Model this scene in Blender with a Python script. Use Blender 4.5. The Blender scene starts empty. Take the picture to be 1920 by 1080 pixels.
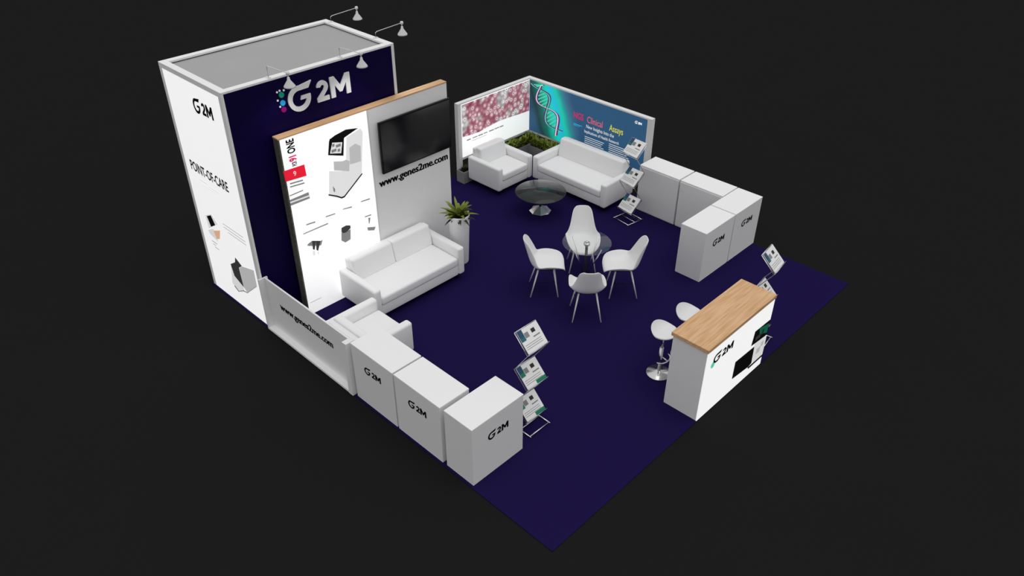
import bpy, bmesh, math, random
from mathutils import Vector, Matrix
random.seed(7)
SC = bpy.context.scene
COL = SC.collection
PI = math.pi

WLO, WHI, SUNE = .6, .74, .62
ART = {
  'rec_black': [(3.526,0.513),(4.0,0.495),(4.024,0.2),(3.948,0.178),(3.526,0.225)],
  'rec_teal_dark': [(3.933,0.789),(4.329,0.775),(4.346,0.519),(3.903,0.562)],
  'rec_teal': [(4.042,0.781),(4.314,0.723),(4.304,0.565),(4.082,0.668)],
  'rec_grey': [(3.978,0.585),(4.324,0.509),(4.365,0.158),(4.06,0.145)],
  'rec_line': [(4.342,0.171),(4.371,0.14),(3.962,0.136),(3.938,0.167)],
  'tablet_frame': [(0.304,1.366),(0.524,1.472),(0.664,1.356),(0.322,1.146)],
  'tablet_screen': [(0.353,1.37),(0.494,1.438),(0.571,1.302),(0.414,1.212)],
  'hand': [(0.464,1.168),(0.692,1.263),(0.617,1.087),(0.511,1.042)],
  'printer': [(0.28,1.105),(0.475,1.205),(0.556,0.995),(0.305,1.049)],
  'text1': [(0.824,1.449),(0.864,1.472),(1.055,1.441),(1.031,1.417)],
  'text2': [(0.831,1.371),(0.854,1.389),(1.422,1.342),(1.392,1.32)],
  'text3': [(0.313,0.876),(0.355,0.897),(0.426,0.795),(0.366,0.769)],
  'dev_dark': [(0.787,0.724),(0.954,0.831),(0.991,0.929),(1.148,0.85),(1.037,0.773),(1.048,0.439),(0.827,0.53)],
  'dev_side': [(1.054,0.781),(1.163,0.853),(1.503,0.942),(1.497,0.67),(1.145,0.379),(1.053,0.432)],
  'dev_front': [(0.787,0.706),(0.827,0.53),(1.048,0.439),(1.048,0.339),(0.862,0.257),(0.69,0.338)],
  'dev_line': [(0.74,0.298),(0.844,0.248),(1.015,0.346),(1.133,0.364),(1.484,0.651),(1.488,0.663),(1.139,0.38),(1.021,0.362),(0.859,0.269),(0.757,0.325)],
  'm_top': [(1.336,2.617),(1.432,2.649),(1.62,2.677),(1.818,2.637),(1.577,2.571),(1.566,2.547)],
  'm_frame': [(1.345,2.627),(1.569,2.567),(1.525,2.312),(1.282,2.401),(1.325,2.589)],
  'm_screen': [(1.37,2.562),(1.533,2.516),(1.492,2.362),(1.312,2.417)],
  'm_lip': [(1.281,2.395),(1.505,2.319),(1.568,2.561),(1.609,2.548),(1.559,2.242),(1.5,2.234),(1.288,2.348)],
  'm_side': [(1.604,2.562),(1.86,2.622),(1.896,2.559),(1.801,1.944),(1.451,1.69),(1.46,2.012),(1.499,2.23),(1.562,2.241)],
  'm_shade': [(1.639,2.397),(1.746,2.427),(1.833,2.359),(1.81,2.129),(1.618,2.143)],
  'm_neck': [(1.355,2.28),(1.5,2.234),(1.561,2.235),(1.618,2.195),(1.59,2.046),(1.343,2.147)],
  'm_front': [(1.26,2.164),(1.478,2.086),(1.451,1.69),(1.406,1.687),(1.205,1.812)],
  'm_line': [(1.2,1.821),(1.327,1.752),(1.407,1.696),(1.452,1.697),(1.801,1.937),(1.811,1.924),(1.456,1.675),(1.404,1.674),(1.317,1.735),(1.197,1.802)],
  'm_drop': [(1.286,1.916),(1.315,1.865),(1.307,1.814),(1.288,1.834)],
  'cap1': [(0.762,1.489),(0.776,1.504),(0.92,1.492),(0.916,1.472)],
  'cap2': [(1.095,1.484),(1.108,1.5),(1.263,1.485),(1.261,1.47)],
  'cap3': [(1.394,1.491),(1.413,1.5),(1.561,1.482),(1.558,1.463)],
  'cap4': [(1.714,1.488),(1.739,1.5),(1.893,1.489),(1.891,1.469)],
  'para': [(0.693,1.368),(0.706,1.381),(1.123,1.381),(1.12,1.363)],
  'tubes1': [(0.738,1.184),(0.812,1.206),(0.947,1.147),(0.992,1.149),(0.952,1.073),(0.8,1.13),(0.734,1.164)],
  'tube_a': [(0.818,1.209),(0.88,1.182),(0.836,1.048),(0.812,1.069)],
  'tube_b': [(0.88,1.182),(0.953,1.15),(0.89,1.007),(0.867,1.034)],
  'cart_top': [(1.334,1.206),(1.419,1.214),(1.491,1.184),(1.49,1.14),(1.415,1.105),(1.351,1.105),(1.325,1.143)],
  'cart_body': [(1.324,1.138),(1.356,1.099),(1.488,1.124),(1.465,0.954),(1.368,0.94),(1.304,1.002)],
  'pip_a': [(1.764,1.227),(1.884,1.217),(1.884,1.198),(1.768,1.209)],
  'pip_b': [(1.825,1.18),(1.865,1.163),(1.836,1.074),(1.824,1.078)],
  'pip_c': [(1.787,1.026),(1.941,0.973),(1.91,0.923),(1.792,0.967)],
  'grey': [(0.582,1.966),(0.887,1.973),(0.893,1.874),(0.581,1.878)],
  'greyline': [(0.581,1.937),(0.894,1.926),(0.894,1.904),(0.583,1.914)],
  'red': [(0.56,2.408),(0.89,2.396),(0.898,2.223),(0.574,2.248)],
  'redline1': [(0.63,2.207),(0.832,2.189),(0.833,2.17),(0.629,2.188)],
  'redline2': [(0.621,2.16),(0.846,2.141),(0.848,2.122),(0.624,2.142)],
  'redline3': [(0.594,2.034),(0.806,2.04),(0.808,2.025),(0.594,2.019)],
  'teal': [(0.594,1.501),(1.042,1.51),(1.28,1.487),(1.313,0.95),(1.072,0.946),(0.834,1.106),(0.695,1.327)],
  'cyan': [(0.818,1.472),(1.043,1.499),(1.055,1.281),(0.829,1.218)],
  'helix_axis': [(0.367,1.497),(0.463,1.263),(0.574,1.031),(0.859,0.883),(1.027,0.702)],
  'helixR': [(0.528,1.517),(0.68,1.323),(0.894,1.054),(1.075,0.901)],
  'helixL': [(0.237,1.373),(0.278,0.946),(0.646,0.703),(0.829,0.558)],
}
# ------------------------------------------------------------------ materials
def srgb(h):
    v = [int(h[i:i+2], 16) / 255 for i in (0, 2, 4)]
    return [c / 12.92 if c <= .04045 else ((c + .055) / 1.055) ** 2.4 for c in v] + [1]

def mat(name, col, rough=.6, metal=0.0, spec=.2, emit=0.0, noise=0.0, nscale=8.0, bump=0.0):
    m = bpy.data.materials.new(name); m.use_nodes = True
    nt = m.node_tree; b = nt.nodes['Principled BSDF']
    c = srgb(col) if isinstance(col, str) else list(col) + [1]
    b.inputs['Base Color'].default_value = c
    b.inputs['Roughness'].default_value = rough
    b.inputs['Metallic'].default_value = metal
    b.inputs['Specular IOR Level'].default_value = spec
    if emit:
        b.inputs['Emission Color'].default_value = c
        b.inputs['Emission Strength'].default_value = emit
    if noise or bump:
        tc = nt.nodes.new('ShaderNodeTexCoord'); n = nt.nodes.new('ShaderNodeTexNoise')
        n.inputs['Scale'].default_value = nscale; n.inputs['Detail'].default_value = 3
        nt.links.new(tc.outputs['Object'], n.inputs['Vector'])
        if noise:
            mx = nt.nodes.new('ShaderNodeMix'); mx.data_type = 'RGBA'
            mx.inputs['A'].default_value = [x * (1 - noise) for x in c[:3]] + [1]
            mx.inputs['B'].default_value = [min(1, x * (1 + noise)) for x in c[:3]] + [1]
            nt.links.new(n.outputs['Fac'], mx.inputs['Factor'])
            nt.links.new(mx.outputs['Result'], b.inputs['Base Color'])
            if emit: nt.links.new(mx.outputs['Result'], b.inputs['Emission Color'])
        if bump:
            bp = nt.nodes.new('ShaderNodeBump'); bp.inputs['Strength'].default_value = bump
            bp.inputs['Distance'].default_value = .01
            nt.links.new(n.outputs['Fac'], bp.inputs['Height'])
            nt.links.new(bp.outputs['Normal'], b.inputs['Normal'])
    return m

def wood_mat(name, a, bcol):
    m = mat(name, a, .45, spec=.25); nt = m.node_tree; b = nt.nodes['Principled BSDF']
    tc = nt.nodes.new('ShaderNodeTexCoord'); mp = nt.nodes.new('ShaderNodeMapping')
    mp.inputs['Scale'].default_value = (14, .9, 14)
    n = nt.nodes.new('ShaderNodeTexNoise'); n.inputs['Scale'].default_value = 3; n.inputs['Detail'].default_value = 6
    r = nt.nodes.new('ShaderNodeValToRGB')
    r.color_ramp.elements[0].color = srgb(bcol); r.color_ramp.elements[0].position = .35
    r.color_ramp.elements[1].color = srgb(a); r.color_ramp.elements[1].position = .6
    nt.links.new(tc.outputs['Object'], mp.inputs['Vector']); nt.links.new(mp.outputs['Vector'], n.inputs['Vector'])
    nt.links.new(n.outputs['Fac'], r.inputs['Fac']); nt.links.new(r.outputs['Color'], b.inputs['Base Color'])
    return m

def cells_mat(name, emit):
    m = mat(name, 'b57886', .5, emit=emit); nt = m.node_tree; b = nt.nodes['Principled BSDF']
    tc = nt.nodes.new('ShaderNodeTexCoord')
    v = nt.nodes.new('ShaderNodeTexVoronoi'); v.inputs['Scale'].default_value = 11
    nz = nt.nodes.new('ShaderNodeTexNoise'); nz.inputs['Scale'].default_value = 3
    nt.links.new(tc.outputs['Object'], v.inputs['Vector']); nt.links.new(tc.outputs['Object'], nz.inputs['Vector'])
    r = nt.nodes.new('ShaderNodeValToRGB'); e = r.color_ramp.elements
    e[0].position = 0; e[0].color = srgb('5c2236')
    e[1].position = 1; e[1].color = srgb('7a3046')
    for p, c in ((.12, '6a2b40'), (.2, 'ecdcdf'), (.36, 'c096a0'), (.62, '9c606e')):
        x = e.new(p); x.color = srgb(c)
    mx = nt.nodes.new('ShaderNodeMix'); mx.data_type = 'RGBA'; mx.blend_type = 'MIX'
    hs = nt.nodes.new('ShaderNodeHueSaturation'); hs.inputs['Saturation'].default_value = .05; hs.inputs['Value'].default_value = 1.15
    rr = nt.nodes.new('ShaderNodeMapRange'); rr.inputs['From Min'].default_value = .5; rr.inputs['From Max'].default_value = .58
    rr.inputs['To Max'].default_value = .9
    nt.links.new(nz.outputs['Fac'], rr.inputs['Value']); nt.links.new(rr.outputs['Result'], mx.inputs['Factor'])
    nt.links.new(v.outputs['Distance'], r.inputs['Fac']); nt.links.new(r.outputs['Color'], mx.inputs['A']); nt.links.new(r.outputs['Color'], hs.inputs['Color']); nt.links.new(hs.outputs['Color'], mx.inputs['B'])
    nt.links.new(mx.outputs['Result'], b.inputs['Base Color']); nt.links.new(mx.outputs['Result'], b.inputs['Emission Color'])
    return m

def helix_mat(name, emit):
    m = mat(name, '2b5273', .6, emit=emit); nt = m.node_tree; b = nt.nodes['Principled BSDF']
    tc = nt.nodes.new('ShaderNodeTexCoord'); sp = nt.nodes.new('ShaderNodeSeparateXYZ'); nz = nt.nodes.new('ShaderNodeTexNoise')
    nz.inputs['Scale'].default_value = 2.5
    a = nt.nodes.new('ShaderNodeMath'); a.operation = 'MULTIPLY_ADD'; a.inputs[1].default_value = .4
    c = nt.nodes.new('ShaderNodeMath'); c.operation = 'MULTIPLY_ADD'; c.inputs[1].default_value = .12
    nt.links.new(tc.outputs['Object'], sp.inputs[0]); nt.links.new(tc.outputs['Object'], nz.inputs['Vector'])
    nt.links.new(sp.outputs['Z'], a.inputs[0]); nt.links.new(sp.outputs['X'], a.inputs[2])
    nt.links.new(nz.outputs['Fac'], c.inputs[0]); nt.links.new(a.outputs[0], c.inputs[2])
    mr = nt.nodes.new('ShaderNodeMapRange'); mr.inputs['From Min'].default_value = .3; mr.inputs['From Max'].default_value = 2.3
    r = nt.nodes.new('ShaderNodeValToRGB'); e = r.color_ramp.elements
    e[0].position = 0; e[0].color = srgb('2b5273'); e[1].position = 1; e[1].color = srgb('2b5273')
    for p, cc in ((.17, '28506c'), (.24, '1d3c40'), (.33, '176a60'), (.41, '14b89c'), (.47, '18ccc0'), (.53, '22bcd8'), (.60, '1cc0a8'), (.66, '2a8a92'), (.72, '3a6684'), (.80, '2b5273')):
        x = e.new(p); x.color = srgb(cc)
    nt.links.new(c.outputs[0], mr.inputs['Value']); nt.links.new(mr.outputs['Result'], r.inputs['Fac'])
    nt.links.new(r.outputs['Color'], b.inputs['Base Color']); nt.links.new(r.outputs['Color'], b.inputs['Emission Color'])
    return m

def glass_mat(name, col, tr, gl=1.0):
    m = bpy.data.materials.new(name); m.use_nodes = True; nt = m.node_tree
    out = nt.nodes['Material Output']; nt.nodes.remove(nt.nodes['Principled BSDF'])
    t = nt.nodes.new('ShaderNodeBsdfTransparent'); t.inputs['Color'].default_value = tr
    g = nt.nodes.new('ShaderNodeBsdfGlossy'); g.inputs['Roughness'].default_value = .03; g.inputs['Color'].default_value = col
    fr = nt.nodes.new('ShaderNodeFresnel'); fr.inputs['IOR'].default_value = 1.45
    mx = nt.nodes.new('ShaderNodeMixShader')
    ml = nt.nodes.new('ShaderNodeMath'); ml.operation = 'MULTIPLY'; ml.inputs[1].default_value = gl
    nt.links.new(fr.outputs[0], ml.inputs[0]); nt.links.new(ml.outputs[0], mx.inputs[0]); nt.links.new(t.outputs[0], mx.inputs[1]); nt.links.new(g.outputs[0], mx.inputs[2])
    nt.links.new(mx.outputs[0], out.inputs['Surface'])
    return m

LIT = .56
M = dict(
    white=mat('white_laminate', 'e6e6e6', .5, spec=.25, noise=.015),
    white2=mat('white_paint', 'f0f0f0', .5),
    grey=mat('grey_panel', 'eeeeee', .6, noise=.02),
    roof=mat('grey_roof_board', 'a9a9a9', .8, spec=.05, noise=.03, nscale=2),
    alu=mat('aluminium_frame', 'e0e0e0', .45, metal=.0, spec=.4),
    navy=mat('navy_fascia_print', '0a0034', .5, spec=.1, noise=.1, nscale=3),
    carpet=mat('navy_carpet', '1f1744', .95, spec=0, noise=.06, nscale=60, bump=.3),
    floor=mat('charcoal_hall_floor', '1f1f1f', 1, spec=0, noise=.02, nscale=1),
    sofa=mat('white_leather', 'f0f0f0', .42, spec=.35, noise=.01, bump=.08),
    plastic=mat('white_plastic', 'e8e8e8', .35, spec=.4),
    chrome=mat('polished_chrome', 'd8d8d8', .18, metal=1),
    steel=mat('brushed_steel', 'b8b8b8', .35, metal=1),
    dark=mat('black_plastic', '0c0c0c', .4),
    black=mat('black_print', '060606', .6, spec=.1),
    screen=mat('tv_screen_glass', '0a0a0a', .12, spec=.6),
    wood=wood_mat('oak_laminate', 'dcb38a', 'c99c6c'),
    wood_dark=wood_mat('dark_edge_board', '6a675c', '4c4a46'),
    lamp=mat('lamp_white_metal', 'dedede', .3, spec=.5),
    bulb=mat('lamp_bulb', 'ffffff', .5, emit=2.0),
    lit=mat('backlit_white_fabric', 'fafafa', .6, emit=LIT),
    lit_grey=mat('backlit_light_grey', 'd9d9d9', .6, emit=LIT),
    lit_grey2=mat('backlit_mid_grey', 'b4b4b4', .6, emit=LIT),
    lit_grey3=mat('backlit_dark_grey', '808080', .6, emit=LIT * .8),
    lit_dark=mat('backlit_black', '0a0a0a', .6),
    lit_char=mat('backlit_charcoal', '3c3c3c', .6, emit=.3),
    lit_red=mat('backlit_red', 'e01c34', .6, emit=LIT),
    lit_pink=mat('backlit_magenta', 'd0185c', .6, emit=LIT),
    lit_skin=mat('backlit_peach', 'dcae8c', .6, emit=LIT),
    lit_green=mat('backlit_green', '0c5a44', .6, emit=LIT),
    lit_mint=mat('backlit_mint', '58c8a8', .6, emit=LIT),
    lit_blue=mat('backlit_slate_blue', '2b5273', .6, emit=LIT, noise=.05, nscale=2),
    helix=helix_mat('backlit_helix_print', LIT),
    lit_teal=mat('backlit_teal', '1c8f92', .6, emit=LIT, noise=.25, nscale=4),
    lit_turq=mat('backlit_turquoise', '16cdb0', .6, emit=LIT, noise=.2, nscale=5),
    lit_cyan=mat('backlit_cyan', '24bfe4', .6, emit=LIT),
    lit_forest=mat('backlit_forest', '12402f', .6, emit=LIT),
    lit_purple=mat('backlit_purple', '52306e', .6, emit=LIT),
    lit_rose=mat('backlit_rose', 'd06070', .6, emit=LIT),
    lit_yellow=mat('backlit_yellow', 'd0cc50', .6, emit=LIT),
    cells=cells_mat('backlit_cell_pattern', LIT),
    teal_dot=mat('teal_dot', '18a088', .5), cyan_dot=mat('cyan_dot', '2aa8e0', .5), mag_dot=mat('magenta_dot', '90106c', .5),
    logo_white=mat('silver_white_letter', 'eeeeee', .35, spec=.5),
    soil=mat('dark_soil', '14120e', .95),
    leaf=mat('olive_leaf', '7c8836', .5, noise=.35, nscale=14),
    leaf2=mat('dark_leaf', '363c20', .55, noise=.3, nscale=14),
    planter=mat('grey_planter_box', '8c8c8c', .5),
    glass=glass_mat('clear_glass', (1, 1, 1, 1), (.985, .99, .99, 1), .12),
    tint=glass_mat('smoked_glass', (1, 1, 1, 1), (.28, .31, .31, 1), .6),
    paper=mat('brochure_paper', 'ececec', .5), p_grey=mat('brochure_grey', '8a8a8a', .5), p_dark=mat('brochure_dark', '303030', .5),
    p_teal=mat('brochure_teal', '2a6a74', .5), p_blue=mat('brochure_blue', '28506c', .5),
    p_green=mat('brochure_green', '1f7c62', .5),
)

# ------------------------------------------------------------------ geometry helpers
class G:
    def __init__(s): s.v = []; s.f = []; s.sm = []
    def add(s, vs, fs, smooth=False):
        o = len(s.v); s.v += [tuple(v) for v in vs]
        for f in fs: s.f.append([i + o for i in f]); s.sm.append(smooth)
        return s
    def bm(s, bm, smooth=False):
        bm.verts.ensure_lookup_table(); bm.verts.index_update()
        s.add([v.co[:] for v in bm.verts], [[v.index for v in f.verts] for f in bm.faces], smooth); bm.free(); return s
    def box(s, x0, x1, y0, y1, z0, z1, bev=0.0, seg=2, smooth=None):
        b = bmesh.new(); bmesh.ops.create_cube(b, size=1)
        for v in b.verts:
            v.co = Vector(((x0 + x1) / 2 + v.co.x * (x1 - x0), (y0 + y1) / 2 + v.co.y * (y1 - y0), (z0 + z1) / 2 + v.co.z * (z1 - z0)))
        if bev: bmesh.ops.bevel(b, geom=b.edges[:], offset=bev, segments=seg, profile=.5, affect='EDGES')
        return s.bm(b, smooth if smooth is not None else seg > 2)
    def lathe(s, prof, c=(0, 0, 0), n=32, smooth=True, sx=1, sy=1):
        vs = []; fs = []
        for r, z in prof:
            for i in range(n):
                a = 2 * PI * i / n; vs.append((c[0] + r * math.cos(a) * sx, c[1] + r * math.sin(a) * sy, c[2] + z))
        for k in range(len(prof) - 1):
            for i in range(n):
                j = (i + 1) % n; fs.append([k * n + i, k * n + j, (k + 1) * n + j, (k + 1) * n + i])
        if prof[0][0] > 1e-6: fs.append(list(range(n))[::-1])
        if prof[-1][0] > 1e-6: fs.append([(len(prof) - 1) * n + i for i in range(n)])
        return s.add(vs, fs, smooth)
    def tube(s, pts, r, n=8, r2=None):
        pts = [Vector(p) for p in pts]; vs = []; fs = []; m = len(pts)
        for k, p in enumerate(pts):
            if k == 0: d = pts[1] - p
            elif k == m - 1: d = p - pts[k - 1]
            else: d = (pts[k + 1] - p).normalized() + (p - pts[k - 1]).normalized()
            d.normalize()
            a = d.cross(Vector((0, 0, 1)))
            if a.length < .05: a = d.cross(Vector((1, 0, 0)))
            a.normalize(); b = d.cross(a)
            rr = r if r2 is None else r + (r2 - r) * k / (m - 1)
            for i in range(n):
                t = 2 * PI * i / n; vs.append(p + a * math.cos(t) * rr + b * math.sin(t) * rr)
        for k in range(m - 1):
            for i in range(n):
                j = (i + 1) % n; fs.append([k * n + i, k * n + j, (k + 1) * n + j, (k + 1) * n + i])
        fs.append(list(range(n))[::-1]); fs.append([(m - 1) * n + i for i in range(n)])
        return s.add(vs, fs, True)
    def prism(s, poly, fr, d0, d1):
        """poly in plane coordinates, fr maps (a, b, depth) to a point"""
        A = sum(poly[i][0] * poly[(i + 1) % len(poly)][1] - poly[(i + 1) % len(poly)][0] * poly[i][1] for i in range(len(poly)))
        if A < 0: poly = poly[::-1]
        n = len(poly)
        vs = [fr(a, b, d0) for a, b in poly] + [fr(a, b, d1) for a, b in poly]
        fs = [list(range(n))[::-1], [n + i for i in range(n)]] + [[i, (i + 1) % n, n + (i + 1) % n, n + i] for i in range(n)]
        return s.add(vs, fs)
    def build(s, name, m, parent=None, loc=None, bev=0):
        me = bpy.data.meshes.new(name); me.from_pydata(s.v, [], s.f)
        me.polygons.foreach_set('use_smooth', s.sm); me.materials.append(M[m] if isinstance(m, str) else m); me.update()
        o = bpy.data.objects.new(name, me); COL.objects.link(o)
        if parent: o.parent = parent
        if loc: o.location = loc
        return o

def thing(name, label, cat, loc=(0, 0, 0), rz=0, group=None):
    o = bpy.data.objects.new(name, None); COL.objects.link(o); o.empty_display_size = .2
    o.location = loc; o.rotation_euler = (0, 0, rz); tag(o, label, cat, group); return o
def tag(o, label, cat, group=None):
    o['label'] = label; o['category'] = cat
    if group: o['group'] = group
    return o
def dup(root, loc, rz, label, group=None):
    r = root.copy(); COL.objects.link(r); r.location = loc; r.rotation_euler = (0, 0, rz); r['label'] = label
    if group: r['group'] = group
    for ch in list(root.children):
        c = ch.copy(); COL.objects.link(c); c.parent = r
        for g in list(ch.children):
            d = g.copy(); COL.objects.link(d); d.parent = c
    return r

# planes: (a, b, depth) -> local point.  a runs to the reader's right, b up, depth outwards
def FX(x): return lambda a, b, d: (x + d, a, b)        # faces +X
def FYN(y): return lambda a, b, d: (a, y - d, b)       # faces -Y

def bold_text(name, txt, size, fr, a, b, m, parent, bold, sx, shift):
    o = text_obj(name, txt, size, fr, a, b, m, parent, bold=bold, sx=sx)
    p = text_obj(name, txt, size, fr, a + shift, b, m, parent, bold=bold, sx=sx, depth=.0024)
    g = G()
    for q in (o, p):
        g.add([v.co[:] for v in q.data.vertices], [list(f.vertices) for f in q.data.polygons])
    for q in (o, p): me = q.data; bpy.data.objects.remove(q); bpy.data.meshes.remove(me)
    return g.build(name, m, parent)
def text_obj(name, txt, size, fr, a, b, m, parent, bold=0.0, sx=1.0, depth=.002, align='LEFT', d0=.001, shear=0.0, rot=0.0, spacing=1.0):
    cu = bpy.data.curves.new(name, 'FONT'); cu.body = txt; cu.size = size; cu.offset = bold; cu.shear = shear
    cu.align_x = align; cu.fill_mode = 'BOTH'; cu.extrude = .0001; cu.space_character = spacing; cu.resolution_u = 3
    t = bpy.data.objects.new(name, cu); COL.objects.link(t)
    bpy.context.view_layer.update()
    me = bpy.data.meshes.new_from_object(t.evaluated_get(bpy.context.evaluated_depsgraph_get()))
    bpy.data.objects.remove(t); bpy.data.curves.remove(cu)
    cr, sr = math.cos(rot), math.sin(rot)
    for v in me.vertices:
        x, y = v.co.x * sx, v.co.y
        d = d0 + (depth if v.co.z > 0 else 0)
        v.co = fr(a + x * cr - y * sr, b + x * sr + y * cr, d)
    me.materials.clear(); me.materials.append(M[m]); me.name = name
    for p in me.polygons: p.use_smooth = False
    o = bpy.data.objects.new(name, me); COL.objects.link(o); o.parent = parent
    return o

# ------------------------------------------------------------------ G2M lettering (unit height 1)
def arc(cx, cy, r, a0, a1, n=20, ry=None):
    ry = ry or r
    return [(cx + r * math.cos(math.radians(a0 + (a1 - a0) * i / n)), cy + ry * math.sin(math.radians(a0 + (a1 - a0) * i / n))) for i in range(n + 1)]
def glyphs():
    g = arc(.47, .40, .49, 84, 364, 34) + [(.96, .48), (.56, .48), (.51, .34), (.74, .34)] + arc(.47, .40, .31, -11, -268, 26) + [(.90, .72), (1.06, .97), (.62, .905)]
    two = arc(1.50, .57, .255, 172, -34, 18) + [(1.50, .19), (1.77, .19), (1.77, .02), (1.23, .02), (1.23, .17), (1.53, .45)] + arc(1.50, .57, .085, -20, 172, 10)
    m_ = [(1.86, .02), (1.86, .84), (2.06, .84), (2.32, .44), (2.58, .84), (2.78, .84), (2.78, .02), (2.58, .02), (2.58, .50), (2.38, .18), (2.26, .18), (2.06, .50), (2.06, .02)]
    return [g, two, m_]
GLY = glyphs()
def logo(parent, fr, a, b, h, m='black', d0=.001, d1=.004, wx=1.0, name='logo'):
    g = G()
    for poly in GLY: g.prism([(a + x * h * wx, b + y * h) for x, y in poly], fr, d0, d1)
    return g.build(name, m, parent)
def art(parent, fr, key, m, layer=1, name='printed_picture'):
    keys = key if isinstance(key, list) else [key]
    g = G()
    for k in keys: g.prism(ART[k], fr, .0008, .0008 + .0012 * layer)
    return g.build(name, m, parent)
def rects(parent, fr, rs, m, layer=1, name='printed_text'):
    g = G()
    for a0, b0, a1, b1 in rs: g.prism([(a0, b0), (a1, b0), (a1, b1), (a0, b1)], fr, .0008, .0008 + .0012 * layer)
    return g.build(name, m, parent)
# ------------------------------------------------------------------ floor and carpet
fl = G().box(-60, 60, -60, 60, -.06, -.012).build('floor', 'floor'); fl['kind'] = 'structure'
cp = G().box(-.02, 7.262, -.025, 7.1, -.012, 0, .003).build('booth_carpet', 'carpet')
tag(cp, 'large square navy blue carpet covering the whole floor of the exhibition booth', 'carpet')

# ------------------------------------------------------------------ storage tower
SD, SW, SH = 1.642, 2.703, 3.606
st = thing('storage_tower', 'tall white storage tower with navy fascia and big silver logo, at the back left', 'booth tower')
g = G(); t = .05
g.box(0, SD - .0, SW - t, SW, 0, SH - .03); g.box(0, t, t, SW - t, 0, SH - .03); g.box(.1, SD - .1, .012, t, .0, SH - .03)
g.build('wall_panels', 'white', st)
G().box(t + .001, SD - t - .001, t + .001, SW - t - .001, SH - .075, SH - .045).build('roof_panel', 'roof', st)
g = G(); w = .1
g.box(0, SD, 0, w, SH - .03, SH, .004); g.box(0, SD, SW - w, SW, SH - .03, SH, .004)
g.box(0, w, w, SW - w, SH - .03, SH, .004); g.box(SD - w, SD, w, SW - w, SH - .03, SH, .004)
g.build('roof_rim', 'white2', st)
G().box(SD - t, SD, .036, SW - t - .001, 0, SH - .031).build('navy_front_panel', 'navy', st)['label'] = 'navy blue printed fascia'
g = G()
g.box(0, .075, 0, .1, 0, SH - .031, .003); g.box(SD - .085, SD, 0, .035, 0, SH - .031, .003)
g.box(.076, SD - .086, 0, .05, SH - .07, SH - .031)
g.build('lightbox_frame', 'grey', st)['label'] = 'grey metal lightbox frame'
lb = G().box(.076, SD - .086, .003, .011, .0, SH - .071).build('lightbox_fabric', 'lit', st); lb['label'] = 'glowing white printed lightbox fabric'
S = FYN(.003)
logo(lb, S, .80, 3.14, .215, 'black', wx=.84)
text_obj('lettering', 'POINT-OF-CARE', .215, S, .225, 2.10, 'black', lb, bold=.003, sx=.66)
art(lb, S, 'tablet_frame', 'lit_grey', 1); art(lb, S, 'printer', 'lit_grey', 1)
art(lb, S, 'tablet_screen', 'lit_dark', 2); art(lb, S, 'hand', 'lit_skin', 2)
rects(lb, S, [(.32, .93, .48, .94), (.34, .88, .42, .89), (.38, .84, .5, .85)], 'lit_grey3', 1)
rects(lb, S, [(.84, 1.435, 1.40, 1.45), (.84, 1.38, 1.44, 1.395), (.95, 1.33, 1.44, 1.345)], 'lit_grey2', 1)
rects(lb, S, [(.42, 1.99, .62, 2.005), (.68, 1.96, .95, 1.975), (.44, 1.93, .9, 1.94)], 'lit_grey', 1)
art(lb, S, 'dev_front', 'lit_grey', 1); art(lb, S, 'dev_side', 'lit_grey2', 2)
art(lb, S, 'dev_dark', 'lit_char', 3); art(lb, S, 'dev_line', 'lit_grey3', 4)
F = FX(SD)
g = G(); H = .43
logo(st, F, .90, 3.10, .355, 'logo_white', .001, .02, wx=1.0)['label'] = 'big raised silver white letters'
for i, (z, m_) in enumerate(((3.36, 'teal_dot'), (3.25, 'cyan_dot'), (3.16, 'mag_dot'))):
    G().prism([(.815 + .038 * math.cos(k * PI / 8), z + .038 * math.sin(k * PI / 8)) for k in range(16)], F, .001, .012).build('logo_dot', m_, st)
for a, z in ((.76, 3.41), (.80, 3.42), (.86, 3.41), (.75, 3.3), (.77, 3.21)):
    G().prism([(a + .014 * math.cos(k * PI / 4), z + .014 * math.sin(k * PI / 4)) for k in range(8)], F, .001, .008).build('logo_speckle', 'lit_grey2', st)

# arm spotlights on the tower
def arm_lamp(label, loc, rz, up=0.0):
    t = thing('arm_spotlight', label, 'spotlight', loc, rz, 'arm spotlights on the tower roof')
    G().box(-.05, .02, -.02, .02, 0, .010).tube([(-.01, 0, .008), (-.01, 0, .075 + up), (.02, 0, .09 + up), (.47, 0, .115 + up)], .005).build('arm', 'lamp', t)
    G().lathe([(.0, .026), (.02, .02), (.026, 0), (.02, -.02), (0, -.026)], (.48, 0, .115 + up), 16).build('joint', 'lamp', t)
    h = G().lathe([(.010, 0), (.016, -.01), (.02, -.04), (.072, -.115), (.075, -.13), (.07, -.128), (.018, -.05)], (.48, 0, .07 + up), 24).tube([(.48, 0, .1 + up), (.48, 0, .06 + up)], .006).build('lamp_shade', 'lamp', t)
    G().lathe([(.0, -.02), (.025, -.01), (.028, .01), (0, .025)], (.48, 0, -.025 + up), 16).build('bulb', 'bulb', h)
    ld = bpy.data.lights.new('spot', 'SPOT'); ld.energy = 9; ld.spot_size = math.radians(95); ld.spot_blend = .7; ld.shadow_soft_size = .05
    lo = bpy.data.objects.new('spot_beam', ld); COL.objects.link(lo); lo.parent = t; lo.location = (.48, 0, -.09 + up); lo.rotation_euler = (0, math.radians(18), 0)
    return t
arm_lamp('white arm spotlight on the front roof edge above the big letter G', (SD - .03, .70, SH), 0, .07)
arm_lamp('white arm spotlight on the front roof edge, right of the big letter M', (SD - .03, 1.81, SH), 0, .05)
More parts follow.
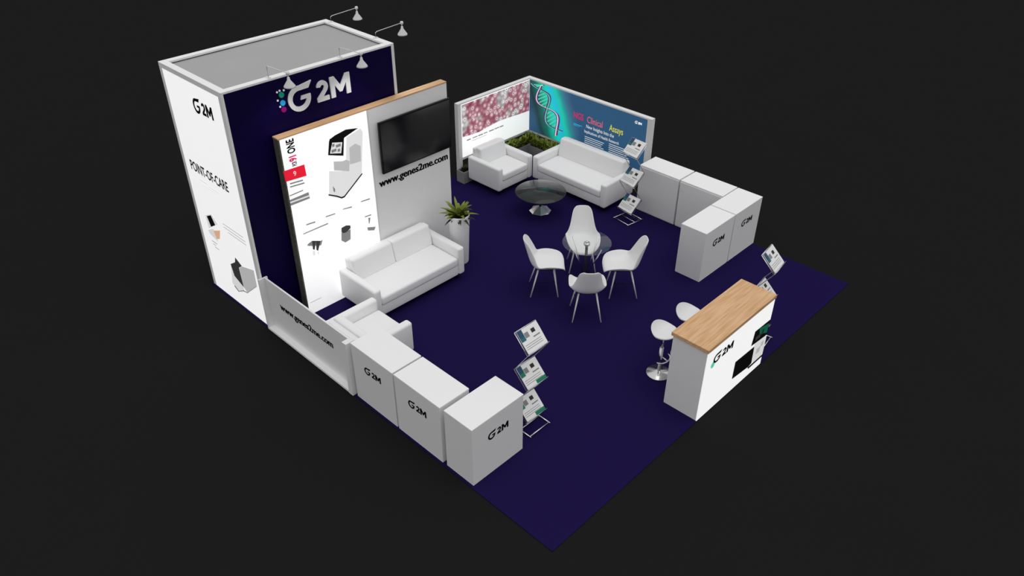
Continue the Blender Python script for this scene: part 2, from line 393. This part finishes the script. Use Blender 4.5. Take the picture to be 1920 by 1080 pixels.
arm_lamp('white arm spotlight reaching past the right side of the tower, topmost lamp', (.19, SW - .03, SH), PI / 2)
arm_lamp('white arm spotlight reaching past the right side of the tower, nearest the navy front', (1.29, SW - .03, SH), PI / 2)

# ------------------------------------------------------------------ feature wall with screen
fx, fy0, fy1, fz = 1.81, .565, 3.515, 2.87
fw = thing('feature_wall', 'tall wood-topped wall, half glowing product poster, half grey panel, behind the long sofa', 'feature wall')
G().box(fx - .13, fx - .004, fy0, fy1, 0, fz - .022).build('wall_core', 'wood_dark', fw)
G().box(fx - .135, fx + .002, fy0 - .002, fy1 + .002, fz - .022, fz, .003).build('top_edge', 'wood', fw)['label'] = 'light oak top edge'
G().box(fx - .0035, fx - .001, 2.02, fy1, 0, fz - .023).build('grey_panel', 'grey', fw)
pf = G().box(fx - .0035, fx, fy0 + .02, 1.995, .0, fz - .023).build('lightbox_fabric', 'lit', fw); pf['label'] = 'glowing white product poster'
G().box(fx - .0035, fx + .004, 1.996, 2.019, 0, fz - .023).build('lightbox_edge', 'alu', fw)
F = FX(fx)
text_obj('lettering', 'ONE', .165, F, .787, 2.615, 'black', pf, bold=.0045, sx=.58, rot=PI / 2)
text_obj('lettering', '91', .15, F, .785, 2.50, 'lit_pink', pf, bold=.006, sx=.62, rot=PI / 2)
text_obj('lettering', 'PCR', .10, F, .78, 2.425, 'black', pf, bold=.002, sx=.36, rot=PI / 2)
art(pf, F, 'red', 'lit_red', 1, 'printed_banner')
text_obj('lettering', '9', .1, F, .70, 2.285, 'lit_grey', pf, d0=.003)
art(pf, F, ['redline1', 'redline2', 'redline3'], 'lit_grey3', 1, 'printed_text'); art(pf, F, 'grey', 'lit_grey3', 1, 'printed_banner'); art(pf, F, 'greyline', 'lit_grey', 2, 'printed_text')
art(pf, F, 'm_front', 'lit_grey', 1); art(pf, F, 'm_side', 'lit_grey', 2); art(pf, F, 'm_neck', 'lit_grey2', 3); art(pf, F, 'm_shade', 'lit_grey2', 3)
art(pf, F, 'm_lip', 'lit', 4); art(pf, F, 'm_top', 'lit_dark', 4); art(pf, F, 'm_frame', 'lit_dark', 5); art(pf, F, 'm_screen', 'lit_grey', 6)
rects(pf, F, [(1.36, 2.50, 1.40, 2.54), (1.42, 2.47, 1.50, 2.51), (1.34, 2.42, 1.42, 2.46), (1.44, 2.40, 1.48, 2.44)], 'lit_grey3', 8, 'printed_picture')
art(pf, F, 'm_line', 'lit_dark', 4); art(pf, F, 'm_drop', 'lit_grey3', 5)
art(pf, F, ['cap1', 'cap2', 'cap3', 'cap4', 'para'], 'lit_grey3', 1, 'printed_text')
art(pf, F, 'tubes1', 'lit_grey3', 1); art(pf, F, ['tube_a', 'tube_b'], 'lit_char', 2)
rects(pf, F, [(.80, .96, .835, 1.04), (.875, .95, .90, 1.0)], 'lit_grey', 1, 'printed_picture')
art(pf, F, 'cart_body', 'lit_grey3', 1); art(pf, F, 'cart_top', 'lit_char', 2)
art(pf, F, ['pip_a', 'pip_b', 'pip_c'], 'lit_grey3', 1)
rects(pf, F, [(.62, .2, .82, .212)], 'lit_grey2', 1)
bold_text('lettering', 'www.genes2me.com', .165, F, 2.09, 1.595, 'black', fw, .0025, 1.0, .009)

tv = thing('television', 'large black flat screen television mounted on the grey half of the feature wall', 'television', (fx, 2.82, 1.82))
G().box(.0, .035, -.35, .35, .2, .6).build('wall_mount', 'dark', tv)
G().box(.035, .075, -.685, .685, 0, .81, .004).build('casing', 'dark', tv)
G().box(.0755, .077, -.67, .67, .02, .79).build('screen', 'screen', tv)

# ------------------------------------------------------------------ low url panel
up = thing('url_panel', 'low white panel printed with a web address along the booth edge below the tower', 'panel')
x0, x1 = SD + .012, 3.735
G().box(x0 + .03, x1 - .09, .05, .075, .04, .868).build('board', 'white', up)
G().box(x0, x0 + .029, -.04, .1, 0, .875, .003).build('post', 'white', up); G().box(x1 - .089, x1 - .002, -.045, .1, 0, .87, .003).build('post', 'white', up)
G().box(x0 + .03, x1 - .09, -.04, .1, 0, .039, .003).build('bottom_rail', 'white2', up)
bold_text('lettering', 'www.genes2me.com', .155, FYN(.05), 1.99, .49, 'black', up, .002, .98, .008)

# ------------------------------------------------------------------ back walls with posters
zt, zb = 1.54, .38
bw = thing('poster_wall', 'low back wall with glowing pink cell poster behind the armchair', 'poster wall')
g = G(); g.box(.05, .14, 5.22, 5.30, .0, zt - .03); g.box(.05, .14, 7.19, 7.28, .0, zt - .03); g.box(.05, .145, 5.22, 7.28, zt - .03, zt, .003); g.box(.05, .14, 5.301, 7.189, zb, zb + .05)
g.build('frame', 'alu', bw)
G().box(.055, .138, 5.302, 7.188, zb + .051, zt - .031).build('back_board', 'white', bw)
pp = G().box(.1385, .15, 5.302, 7.188, zb + .051, zt - .031).build('lightbox_fabric', 'lit', bw)
F = FX(.15)
wave = [(5.31, zt - .04), (5.31, .86), (5.5, .84), (5.75, .83), (6.0, .86), (6.3, .89), (6.6, .88), (6.9, .86), (7.175, .85), (7.175, zt - .04)]
G().prism(wave, F, .0008, .002).build('printed_picture', 'cells', pp)['label'] = 'pink and grey printed cells'
rects(pp, F, [(5.42 + i * .15, .745 + (i % 2) * .004, 5.42 + i * .15 + (.13 if i % 3 else .1), .768) for i in range(7)], 'lit_grey3', 1)
rects(pp, F, [(5.55, .70, 5.95, .712)], 'lit_grey2', 1)
for o in (bw,): pass
dw = thing('poster_wall', 'low back wall with glowing blue and teal helix poster behind the two-seat sofa', 'poster wall')
g = G(); g.box(3.06, 3.15, 7.18, 7.28, 0, zt - .03); g.box(.146, 3.15, 7.18, 7.28, zt - .03, zt, .003); g.box(.146, 3.059, 7.19, 7.28, zb, zb + .05)
g.build('frame', 'alu', dw)
G().box(.152, 3.059, 7.192, 7.275, zb + .051, zt - .031).build('back_board', 'white', dw)
dp = G().box(.152, 3.059, 7.18, 7.1915, zb + .051, zt - .031).build('lightbox_fabric', 'helix', dw); dp['label'] = 'slate blue printed lightbox fabric'
Y = FYN(7.18)
zz = zt - .035
# helix: two printed strands and rungs
P0, P1, P2 = Vector((.36, 1.52)), Vector((.56, 1.08)), Vector((.98, .60))
def ax(t): return P0 * (1 - t) ** 2 + P1 * 2 * t * (1 - t) + P2 * t * t
def strand(ph, wd):
    L, R = [], []
    N = 60
    for i in range(N + 1):
        t = i / N; p = ax(t); d = (ax(min(1, t + .01)) - ax(max(0, t - .01))).normalized(); nn = Vector((-d.y, d.x))
        c = p + nn * (.185 * math.cos(ph + t * 8.2)); wv = wd * (1 + .4 * math.sin(ph + t * 8.2))
        c.y = min(c.y, zz - .03); L.append(tuple(c + Vector((wv, wv * .6)))); R.append(tuple(c - Vector((wv, wv * .6))))
    return L, R
def ribbon(L, R, d1):
    g = G()
    for i in range(len(L) - 1): g.prism([L[i], L[i + 1], R[i + 1], R[i]], Y, .0008, d1)
    return g
ribbon(*strand(.3, .034), .0066).build('printed_helix', 'lit_purple', dp)
ribbon(*strand(.3 + PI, .034), .0070).build('printed_helix', 'lit_purple', dp)
ribbon(*strand(.38, .012), .0078).build('printed_helix', 'lit_grey', dp)
ribbon(*strand(.22 + PI, .012), .0082).build('printed_helix', 'lit_mint', dp)
g = G()
for i in range(17):
    t = (i + .5) / 17; p = ax(t); d = (ax(min(1, t + .01)) - ax(max(0, t - .01))).normalized(); nn = Vector((-d.y, d.x))
    a = .185 * math.cos(.3 + t * 8.2); A_, B_ = p + nn * a, p - nn * a; q = d * .013
    A_.y = min(A_.y, zz - .03); B_.y = min(B_.y, zz - .03)
    if (A_ - B_).length > .05: g.prism([tuple(A_ + q), tuple(B_ + q), tuple(B_ - q), tuple(A_ - q)], Y, .0008, .0058)
g.build('printed_helix_rungs', 'lit_mint', dp)
text_obj('lettering', 'NGS', .185, Y, 1.33, 1.05, 'lit_pink', dp, bold=.002, sx=.70)
text_obj('lettering', 'Clinical', .185, Y, 1.67, 1.05, 'lit_rose', dp, bold=.001, sx=.72)
text_obj('lettering', 'Assays', .185, Y, 2.22, 1.05, 'lit_yellow', dp, bold=.001, sx=.66)
text_obj('lettering', 'New Insights Into the', .10, Y, 1.66, .935, 'lit_grey', dp, bold=.0, sx=.78)
text_obj('lettering', 'Implications of Health Research', .085, Y, 1.62, .83, 'lit_grey', dp, bold=.0, sx=.78)
rects(dp, Y, [(1.34, .925, 1.56, .935), (1.34, .90, 1.50, .907)], 'lit_cyan', 1)
rects(dp, Y, [(1.64, .745 - i * .04, 2.12 - (i % 3) * .03, .757 - i * .04) for i in range(4)], 'lit_grey', 1)
rects(dp, Y, [(2.24, .78 - i * .04, 2.72 - (i % 2) * .05, .792 - i * .04) for i in range(5)], 'lit_grey', 1)
logo(dp, Y, 2.79, 1.37, .055, 'lit', wx=1.0)

# ------------------------------------------------------------------ plants
def blade(g, base, az, length, lift, width, droop=1.0, n=6):
    vs = []; ca, sa = math.cos(az), math.sin(az); side = Vector((-sa, ca, 0))
    for i in range(n + 1):
        t = i / n
        out = length * (math.cos(lift) * t + .12 * t * t); up = length * (math.sin(lift) * t - droop * .45 * t * t)
        c = Vector(base) + Vector((ca * out, sa * out, up)); wv = width * math.sin(PI * min(1, .12 + t * .88)) ** .7 * .5 + .001
        fold = Vector((0, 0, wv * .5))
        vs += [c - side * wv + fold, c, c + side * wv + fold]
    fs = []
    for i in range(n):
        a = i * 3; fs += [[a, a + 1, a + 4, a + 3], [a + 1, a + 2, a + 5, a + 4]]
    g.add(vs, fs, True)
# tall round planter with palm-like plant
pt = thing('potted_palm', 'leafy green plant in a tall tapered white pot between the long sofa and the armchair', 'potted plant', (2.33, 3.2, 0))
G().lathe([(.0, 0), (.125, 0), (.135, .02), (.172, .88), (.176, .9), (.160, .9), (.158, .84), (0, .84)], n=40).build('pot', 'white2', pt)
G().lathe([(.0, .845), (.156, .845), (.156, .855), (0, .862)], n=24).build('soil', 'soil', pt)
g = G(); random.seed(3)
for i in range(44):
    az = random.random() * 2 * PI; lf = random.uniform(.55, 1.45)
    blade(g, (.03 * math.cos(az), .03 * math.sin(az), .86), az, random.uniform(.2, .36), lf, random.uniform(.04, .065), random.uniform(.4, 1.0))
g.build('leaves', 'leaf', pt)
g = G()
for i in range(30):
    az = random.random() * 2 * PI
    blade(g, (.02 * math.cos(az), .02 * math.sin(az), .86), az, random.uniform(.16, .27), random.uniform(.1, .8), random.uniform(.04, .055), .8)
g.build('lower_leaves', 'leaf2', pt)
# two planter troughs meeting in the corner
def trough(name, label, x0, x1, y0, y1, spots, h=.24, t=.015):
    tr = thing('planter_trough', label, 'planter')
    g = G(); g.box(x0, x1, y0, y0 + t, 0, h); g.box(x0, x1, y1 - t, y1, 0, h); g.box(x0, x0 + t, y0 + t, y1 - t, 0, h); g.box(x1 - t, x1, y0 + t, y1 - t, 0, h); g.box(x0 + t, x1 - t, y0 + t, y1 - t, 0, .02)
    g.build('box', 'planter', tr)
    G().box(x0 + t + .001, x1 - t - .001, y0 + t + .001, y1 - t - .001, .17, .2).build('soil', 'soil', tr)
    for (x, y) in spots:
        g = G(); dk = y < 6.1 and x < .3
        for i in range(22):
            az = random.random() * 2 * PI
            L = random.uniform(.16, .28) if not dk else random.uniform(.09, .19); lf = random.uniform(.7, 1.5)
            bx, by = x + random.uniform(-.04, .04), y + random.uniform(-.05, .05)
            blade(g, (bx, by, .2), az, L, lf, random.uniform(.035, .06), random.uniform(.3, .8), 4)
            if not dk and i < 14: blade(g, (bx, by, .28), az + 1, L * .8, lf, .05, .4, 4)
        g.v = [(min(max(vx, .156), .369 if x < .3 else 1.22), min(vy, 7.172), vz) if x < .3 else (min(max(vx, .372), 1.235), min(vy, 7.172), vz) for vx, vy, vz in g.v]      # leaves stay in front of the poster faces
        g.build('plant', 'leaf2' if dk else 'leaf', tr)
trough('planter_trough', 'grey planter trough with green plants under the pink cell poster wall', .155, .36, 5.12, 7.17, [(.25, 5.22 + i * .185) for i in range(11)])
trough('planter_trough', 'grey planter trough with green plants under the helix poster wall, beside the sofa', .361, 1.2, 6.93, 7.17, [(.45 + i * .13, 7.05) for i in range(6)])

# ------------------------------------------------------------------ sofas
def sofa(label, cat, loc, rz, W, D, nback, arm_h=.58, back_h=.80, name='sofa', group=None):
    """local: back at x=0, front at x=D, width along y centred"""
    t = thing(name, label, cat, loc, rz, group); h = W / 2; aw = .13
    G().box(.03, D - .03, -h + aw - .005, h - aw + .005, .1, .27, .012, 3).build('base', 'sofa', t)
    for sx, sy in ((.1, -h + .1), (.1, h - .1), (D - .1, -h + .1), (D - .1, h - .1)):
        G().lathe([(.018, 0), (.028, .105)], (sx, sy, 0), 12).build('foot', 'dark', t)
    for s in (-1, 1):
        y0, y1 = sorted((s * h, s * (h - aw)))
        G().box(.0, D, y0, y1, .1, arm_h, .04, 5).build('armrest', 'sofa', t)
    G().box(0, .15, -h + aw, h - aw, .12, back_h - .03, .035, 5).build('backrest', 'sofa', t)
    n = nback; cw = (W - 2 * aw) / n
    for i in range(n):
        y0 = -h + aw + i * cw
        gg = G().box(.0, .14, y0 + .003, y0 + cw - .003, 0, back_h - .415, .035, 5)
        gg.v = [(x + .15 - z * .22, y, z + .415) for x, y, z in gg.v]
        gg.build('back_cushion', 'sofa', t)
    G().box(.15, D - .005, -h + aw + .003, h - aw - .003, .275, .43, .04, 5).build('seat_cushion', 'sofa', t)
    return t
sofa('long white leather sofa standing against the glowing product poster wall', 'sofa', (1.86, 2.03, 0), 0, 1.78, .89, 2, .59, .77)
sofa('white leather two-seat sofa under the blue helix poster', 'sofa', (2.145, 6.97, 0), -PI / 2, 1.80, .87, 1, .57, .77)
sofa('white leather armchair under the pink cell poster', 'armchair', (.375, 5.68, 0), 0, .94, .85, 1, .57, .74, name='armchair')
sofa('white leather armchair behind the low web address panel', 'armchair', (3.23, .21, 0), PI / 2, .9, .87, 1, .59, .68, name='armchair')

# ------------------------------------------------------------------ cabinets
CW, CD, CH = .85, .466, .899
def cabinet(label, x0, y0, alongx, logo_face, door_face=None):
    """x0,y0 = lower corner"""
    cw_ = CW - .014; wx, wy = (cw_, CD) if alongx else (CD, cw_)
    t = thing('cabinet', label, 'cabinet', (x0 + (CW if alongx else CD) / 2, y0 + (CD if alongx else CW) / 2, 0), 0, 'white display cabinets')
    G().box(-wx / 2 + .002, wx / 2 - .002, -wy / 2 + .002, wy / 2 - .002, 0, CH - .022, .002, 1).build('body', 'white', t)
    G().box(-wx / 2, wx / 2, -wy / 2, wy / 2, CH - .0215, CH, .004).build('top', 'white2', t)
    hL = .118
    if logo_face == 'Y': logo(t, FYN(-wy / 2 + .002), -.165, .56, hL, 'black')
    if logo_face == 'X': logo(t, FX(wx / 2 - .002), -.165, .56, hL, 'black')
    if door_face:
        d = G().box(-cw_ / 2 + .004, cw_ / 2 - .004, -wy / 2 - .010, -wy / 2 + .0015, .02, CH - .03, .002, 1).build('door', 'white', t); k = G().lathe([(.008, 0), (.008, .004)], n=12)
        k.v = [(x - cw_ / 2 + .06, -wy / 2 - .010 - z, y + .72) for x, y, z in k.v]; k.build('lock', 'chrome', d)
    return t
cabinet('white logo cabinet next to the web address panel, beside the armchair', 3.765, 0, True, 'Y')
cabinet('white logo cabinet in the middle of the left row, before the corner cabinet', 4.627, 0, True, 'Y')
cabinet('white logo cabinet at the front left corner, nearest the camera', 5.531, 0, False, 'X')
YR = 7.142
cabinet('plain white cabinet beside the helix poster wall, first in the right back row', 3.334, YR - CD, True, None, 'YN')
cabinet('plain white cabinet second in the right back row, next to the outer corner cabinet', 4.196, YR - CD, True, None, 'YN')
cabinet('white logo cabinet at the outer right corner of the booth', 5.058, YR - CW, False, 'X')
cabinet('white logo cabinet in front of the outer right corner cabinet, nearest the reception counter', 5.058, YR - 2 * CW - .006, False, 'X')

# ------------------------------------------------------------------ reception counter
rx, ry, rl, rd, rh = 7.26, 2.726, 1.622, .531, 1.173
rc = thing('reception_counter', 'tall white reception counter with oak top and glowing printed front', 'counter')
G().box(rx - rd + .02, rx - .012, ry + .015, ry + rl - .015, 0, rh - .055, .003, 1).build('body', 'white', rc)
G().box(rx - rd, rx + .006, ry - .005, ry + rl + .005, rh - .054, rh, .004).build('countertop', 'wood', rc)['label'] = 'light oak countertop'
fp = G().box(rx - .011, rx, ry + .015, ry + rl - .015, .0, rh - .056).build('lightbox_front', 'lit', rc); fp['label'] = 'glowing white printed front'
F = FX(rx)
logo(fp, F, 2.90, .86, .145, 'black', wx=1.12)
G().prism([(2.90 + .045 * math.cos(k * PI / 6), .845 + .05 * math.sin(k * PI / 6)) for k in range(12)], F, .0005, .0009).build('printed_dots', 'lit_mint', fp)
def clampart(k): ART[k] = [(min(a, ry + rl - .02), b) for a, b in ART[k]]
for k in ('rec_teal_dark', 'rec_teal', 'rec_grey', 'rec_line', 'rec_black'): clampart(k)
art(fp, F, 'rec_grey', 'lit_grey', 1); art(fp, F, 'rec_teal_dark', 'lit_dark', 2); art(fp, F, 'rec_teal', 'lit_green', 3)
rects(fp, F, [(3.99, .60, 4.12, .66), (4.14, .62, 4.2, .70)], 'lit_char', 3, 'printed_picture')
art(fp, F, 'rec_black', 'lit_dark', 4); art(fp, F, 'rec_line', 'lit_dark', 5)
rects(fp, F, [(4.10, .30, 4.2, .40), (4.2, .38, 4.27, .46)], 'lit_grey2', 2, 'printed_picture')

def stool(label, loc, rz):
    t = thing('bar_stool', label, 'bar stool', loc, rz, 'bar stools behind the reception counter')
    G().lathe([(.0, .0), (.165, .0), (.172, .008), (.165, .018), (.05, .035), (.028, .06), (.0, .06)], n=36).build('base_disc', 'chrome', t)
    G().tube([(0, 0, .05), (0, 0, .45)], .028, 14).tube([(0, 0, .44), (0, 0, .69)], .018, 12).build('column', 'chrome', t)
    g = G().tube([(.02, 0, .30), (.12, .0, .28)], .010)
    g.tube([(.12 + .0 + .09 * math.cos(a) - .09, .13 * math.sin(a), .28) for a in [k * PI / 10 - PI / 2 for k in range(11)]] , .010)
    g.build('footrest', 'chrome', t)
    # dished seat with a raised back lip
    vs = []; fs = []; n = 36; rings = [0, .045, .09, .135, .165, .178, .183]
    def hz(r, a):
        q = r / .183; bk = max(0, -math.cos(a)) ** 1.5
        return .70 + .035 * q ** 3 + .075 * bk * q ** 3
    for lay in (0, 1):
        for r in rings:
            for i in range(n):
                a = 2 * PI * i / n; z = hz(r, a) - (.018 + .03 * (1 - (r / .183) ** 2) if lay else 0)
                rr = r * (.97 if lay else 1); vs.append((rr * math.cos(a) * .95, rr * math.sin(a) * 1.02, z))
    R_ = len(rings)
    for lay in (0, 1):
        o = lay * R_ * n
        for k in range(R_ - 1):
            for i in range(n):
                j = (i + 1) % n; f = [o + k * n + i, o + k * n + j, o + (k + 1) * n + j, o + (k + 1) * n + i]; fs.append(f[::-1] if not lay else f)
    for i in range(n):
        j = (i + 1) % n; a = (R_ - 1) * n; b = (2 * R_ - 1) * n; fs.append([a + i, a + j, b + j, b + i])
    G().add(vs, fs, True).build('seat', 'plastic', t)
    return t
stool('white bar stool behind the reception counter, nearest the counter end in front', (6.36, 3.17, 0), 0)
stool('white bar stool behind the reception counter, the farther one, half hidden by the oak top', (6.37, 3.73, 0), 0)

# ------------------------------------------------------------------ shell chairs
def shell_chair():
    t = thing('shell_chair', '', 'chair', (0, 0, 0), 0, 'white shell chairs around the glass table')
    prof = [(.315, .415), (.305, .450), (.26, .470), (.14, .474), (.02, .468), (-.09, .470), (-.16, .492), (-.205, .54), (-.235, .61), (-.26, .70), (-.285, .79), (-.31, .88), (-.325, .935), (-.332, .965)]
    hw = [.14, .215, .262, .288, .296, .298, .288, .262, .236, .212, .190, .172, .150, .10]
    cup = [.02, .06, .095, .12, .135, .145, .15, .135, .11, .09, .075, .06, .04, .02]
    n = 16; vs = []; fs = []
    for k, (x, z) in enumerate(prof):
        for i in range(n + 1):
            u = -1 + 2 * i / n
            c = cup[k] * abs(u) ** 2.6
            w_ = min(1, max(0, (k - 4) / 5))
            vs.append((x + c * w_ * 1.2, hw[k] * u * (1 - .06 * abs(u) ** 3), z + c * (1 - w_)))
    for k in range(len(prof) - 1):
        for i in range(n):
            a = k * (n + 1) + i; fs.append([a, a + 1, a + n + 2, a + n + 1])
    s = G().add(vs, fs, True).build('seat_shell', 'plastic', t)
    sd = s.modifiers.new('s', 'SOLIDIFY'); sd.thickness = .014; sd.offset = 0
    sb = s.modifiers.new('b', 'SUBSURF'); sb.levels = 1; sb.render_levels = 1
    for sx in (-1, 1):
        for sy in (-1, 1):
            G().tube([(sx * .12 + .02, sy * .13, .455), (sx * .215, sy * .215, .005)], .014, 10, .009).build('leg', 'lamp', t)
    g = G()
    g.tube([(.14, -.14, .43), (-.11, .14, .43)], .006).tube([(.14, .14, .43), (-.11, -.14, .43)], .006)
    g.tube([(.16, -.168, .26), (-.14, -.168, .26)], .005).tube([(.16, .168, .26), (-.14, .168, .26)], .005)
    g.build('brace', 'dark', t)
    return t
ch = shell_chair()
spec = [((3.88, 3.55), 45, 'white shell chair on the left of the glass table, its back towards the long sofa'),
        ((4.77, 3.51), 135, 'white shell chair nearest the camera at the glass table, seen from behind'),
        ((4.78, 4.38), 225, 'white shell chair on the right of the glass table, nearest the right cabinets'),
        ((3.87, 4.48), 315, 'white shell chair on the far side of the glass table, facing the camera')]
for i, ((x, y), a, lb_) in enumerate(spec):
    if i == 0: ch.location = (x, y, 0); ch.rotation_euler = (0, 0, math.radians(a)); ch['label'] = lb_
    else: dup(ch, (x, y, 0), math.radians(a), lb_)

# glass round table
rt = thing('glass_table', 'round clear glass table on a dark central column between the four shell chairs', 'table', (4.20, 4.17, 0))
G().lathe([(.0, .733), (.38, .733), (.383, .738), (.38, .743), (0, .743)], n=64).build('glass_top', 'glass', rt)
G().lathe([(.0, .700), (.05, .700), (.05, .732), (0, .732)], n=20).lathe([(.0, .744), (.022, .744), (.02, .756), (0, .76)], n=16).build('top_cap', 'chrome', rt)
G().lathe([(.0, 0), (.055, 0), (.06, .01), (.03, .03), (.022, .05), (.022, .70)], n=16).build('column', 'dark', rt)
for ca, sa in ((1, 0), (0, 1), (-1, 0), (0, -1)):
    G().tube([(.02 * ca, .02 * sa, .10), (.29 * ca, .29 * sa, .725)], .008, 8).build('strut', 'chrome', rt)
# coffee table
ct = thing('coffee_table', 'low round smoked glass coffee table in front of the two-seat sofa', 'coffee table', (2.13, 5.38, 0))
G().lathe([(.0, .392), (.46, .392), (.464, .398), (.46, .404), (0, .404)], n=64).build('glass_top', 'tint', ct)
G().lathe([(.0, 0), (.2, 0), (.205, .01), (.17, .04), (.03, .10), (.0, .10)], n=8, smooth=False).build('base', 'chrome', ct)
G().lathe([(.022, .09), (.022, .385), (.06, .391)], n=16).build('column', 'dark', ct)

# ------------------------------------------------------------------ brochure racks
RL = 'zigzag brochure racks'
TZ = (1.50, .95, .42)
def rack(label, loc, rz):
    t = thing('brochure_rack', label, 'brochure rack', loc, rz, RL); h = .178
    for s in (-1, 1):
        pts = []
        for z in TZ: pts += [(-.11, s * h, z), (.11, s * h, z - .225)]
        pts = pts + [(-.11, s * h, .02)]
        G().tube(pts, .007, 8).build('side_rail', 'chrome', t)
        G().tube([(.19, s * h, .012), (-.2, s * h, .012)], .009, 8).build('foot', 'chrome', t)
    g = G().tube([(.17, -h, .012), (.17, h, .012)], .009, 8).tube([(-.17, -h, .012), (-.17, h, .012)], .009, 8).tube([(0, -h, .012), (0, h, .012)], .007, 8)
    g.build('base_bar', 'chrome', t)
    for z in TZ:
        tr_ = G().tube([(-.11, -h, z), (-.11, h, z)], .006).tube([(.11, -h, z - .225), (.11, h, z - .225)], .006).tube([(.13, -h, z - .19), (.13, h, z - .19)], .004)
        for k in range(-2, 3): tr_.tube([(-.11, k * .07, z), (.11, k * .07, z - .225)], .003, 6)
        tr_.build('tray', 'chrome', t)
    return t
def brochure(label, loc, rz, z, v):
    t = thing('brochure', label, 'brochure', loc, rz, 'brochures in the racks')
    # lies on the tray: top edge at x=-.13, bottom edge at x=.13
    sl = math.atan2(.225, .22); c, s = math.cos(sl), math.sin(sl)
    fr = lambda a, b, d: (-.105 + b * c + (d + .009) * s, a, z - .004 - b * s + (d + .009) * c)      # a across, b down the slope
    W, L = .165, .295
    def q(a0, b0, a1, b1, d0, d1): return G().prism([(a0, b0), (a1, b0), (a1, b1), (a0, b1)], fr, d0, d1)
    q(-W, 0, W, L, 0, .012).build('pages', 'paper', t)
    q(-W, .0, -.09, .09, .0125, .013).build('printed_corner', 'p_blue', t)
    q(-W, .09, -.09, .14, .0125, .013).build('printed_corner', 'p_green' if v else 'p_teal', t)
    q(-.085, .055, -.02, .12, .0125, .013).build('printed_picture', 'p_grey', t)
    q(.03, .05, .09, .10, .0125, .013).build('printed_picture', 'p_dark', t)
    g = q(.02, .14, .13, .155, .0125, .013); [g.prism([(-.15, b), (.12, b), (.12, b + .006), (-.15, b + .006)], fr, .0125, .013) for b in (.19, .215, .24)]
    g.build('printed_text', 'p_grey', t)
    if v: q(.0, L - .045, W, L, .0125, .013).build('printed_band', 'p_green', t)
    return t
racks = [((5.76, 1.22), 0, 'beside the front left corner cabinet', 'the rack beside the front left corner cabinet', [0, 1, 1]),
         ((3.47, 6.27), -98, 'between the two-seat sofa and the right back cabinets', 'the rack beside the two-seat sofa', [0, 0, 0]),
         ((6.93, 4.76), 8, 'behind the far end of the reception counter', 'the rack behind the reception counter', [0, 0, 0])]
for (x, y), a, l1, l2, vs_ in racks:
    rack('chrome zigzag brochure rack ' + l1, (x, y, 0), math.radians(a))
    for z, nm, v in zip(TZ, ('top', 'middle', 'lowest'), vs_):
        brochure('brochure on the %s tray of %s' % (nm, l2), (x, y, 0), math.radians(a), z, v)

# ------------------------------------------------------------------ light
w = bpy.data.worlds.new('World'); SC.world = w; w.use_nodes = True; nt = w.node_tree
bg = nt.nodes['Background']
geo = nt.nodes.new('ShaderNodeTexCoord'); sep = nt.nodes.new('ShaderNodeSeparateXYZ'); rp = nt.nodes.new('ShaderNodeMapRange')
rp.inputs['From Min'].default_value = 0; rp.inputs['From Max'].default_value = 1; rp.inputs['To Min'].default_value = WLO; rp.inputs['To Max'].default_value = WHI
nt.links.new(geo.outputs['Generated'], sep.inputs[0]); nt.links.new(sep.outputs['Z'], rp.inputs['Value'])
nt.links.new(rp.outputs['Result'], bg.inputs['Strength']); bg.inputs['Color'].default_value = (1, 1, 1, 1)
def sun(e, ang, rx_, ry_):
    l = bpy.data.lights.new('overhead_light', 'SUN'); l.energy = e; l.angle = math.radians(ang)
    o = bpy.data.objects.new('overhead_light', l); COL.objects.link(o); o.rotation_euler = (math.radians(rx_), math.radians(ry_), 0); o.location = (4, 4, 8)
sun(SUNE, 50, -7, 12)

# ------------------------------------------------------------------ camera
cd = bpy.data.cameras.new('camera'); cam = bpy.data.objects.new('camera', cd); COL.objects.link(cam); SC.camera = cam
R_ = Vector((.71742613, .69662804, .00301926)); U_ = Vector((-.40001318, .40839964, .82048716)); F_ = Vector((-.5703413, .58984668, -.57165698))
cam.matrix_world = Matrix(((R_.x, U_.x, -F_.x, 10.72347881), (R_.y, U_.y, -F_.y, -4.24675646), (R_.z, U_.z, -F_.z, 7.24636118), (0, 0, 0, 1)))
cd.sensor_width = 36; cd.lens = 1498.244 / 1920 * 36; cd.clip_end = 300
vs = SC.view_settings; SC.display_settings.display_device = 'sRGB'
vs.view_transform = 'Standard'; vs.look = 'None'; vs.exposure = 0; vs.gamma = 1; vs.use_curve_mapping = False
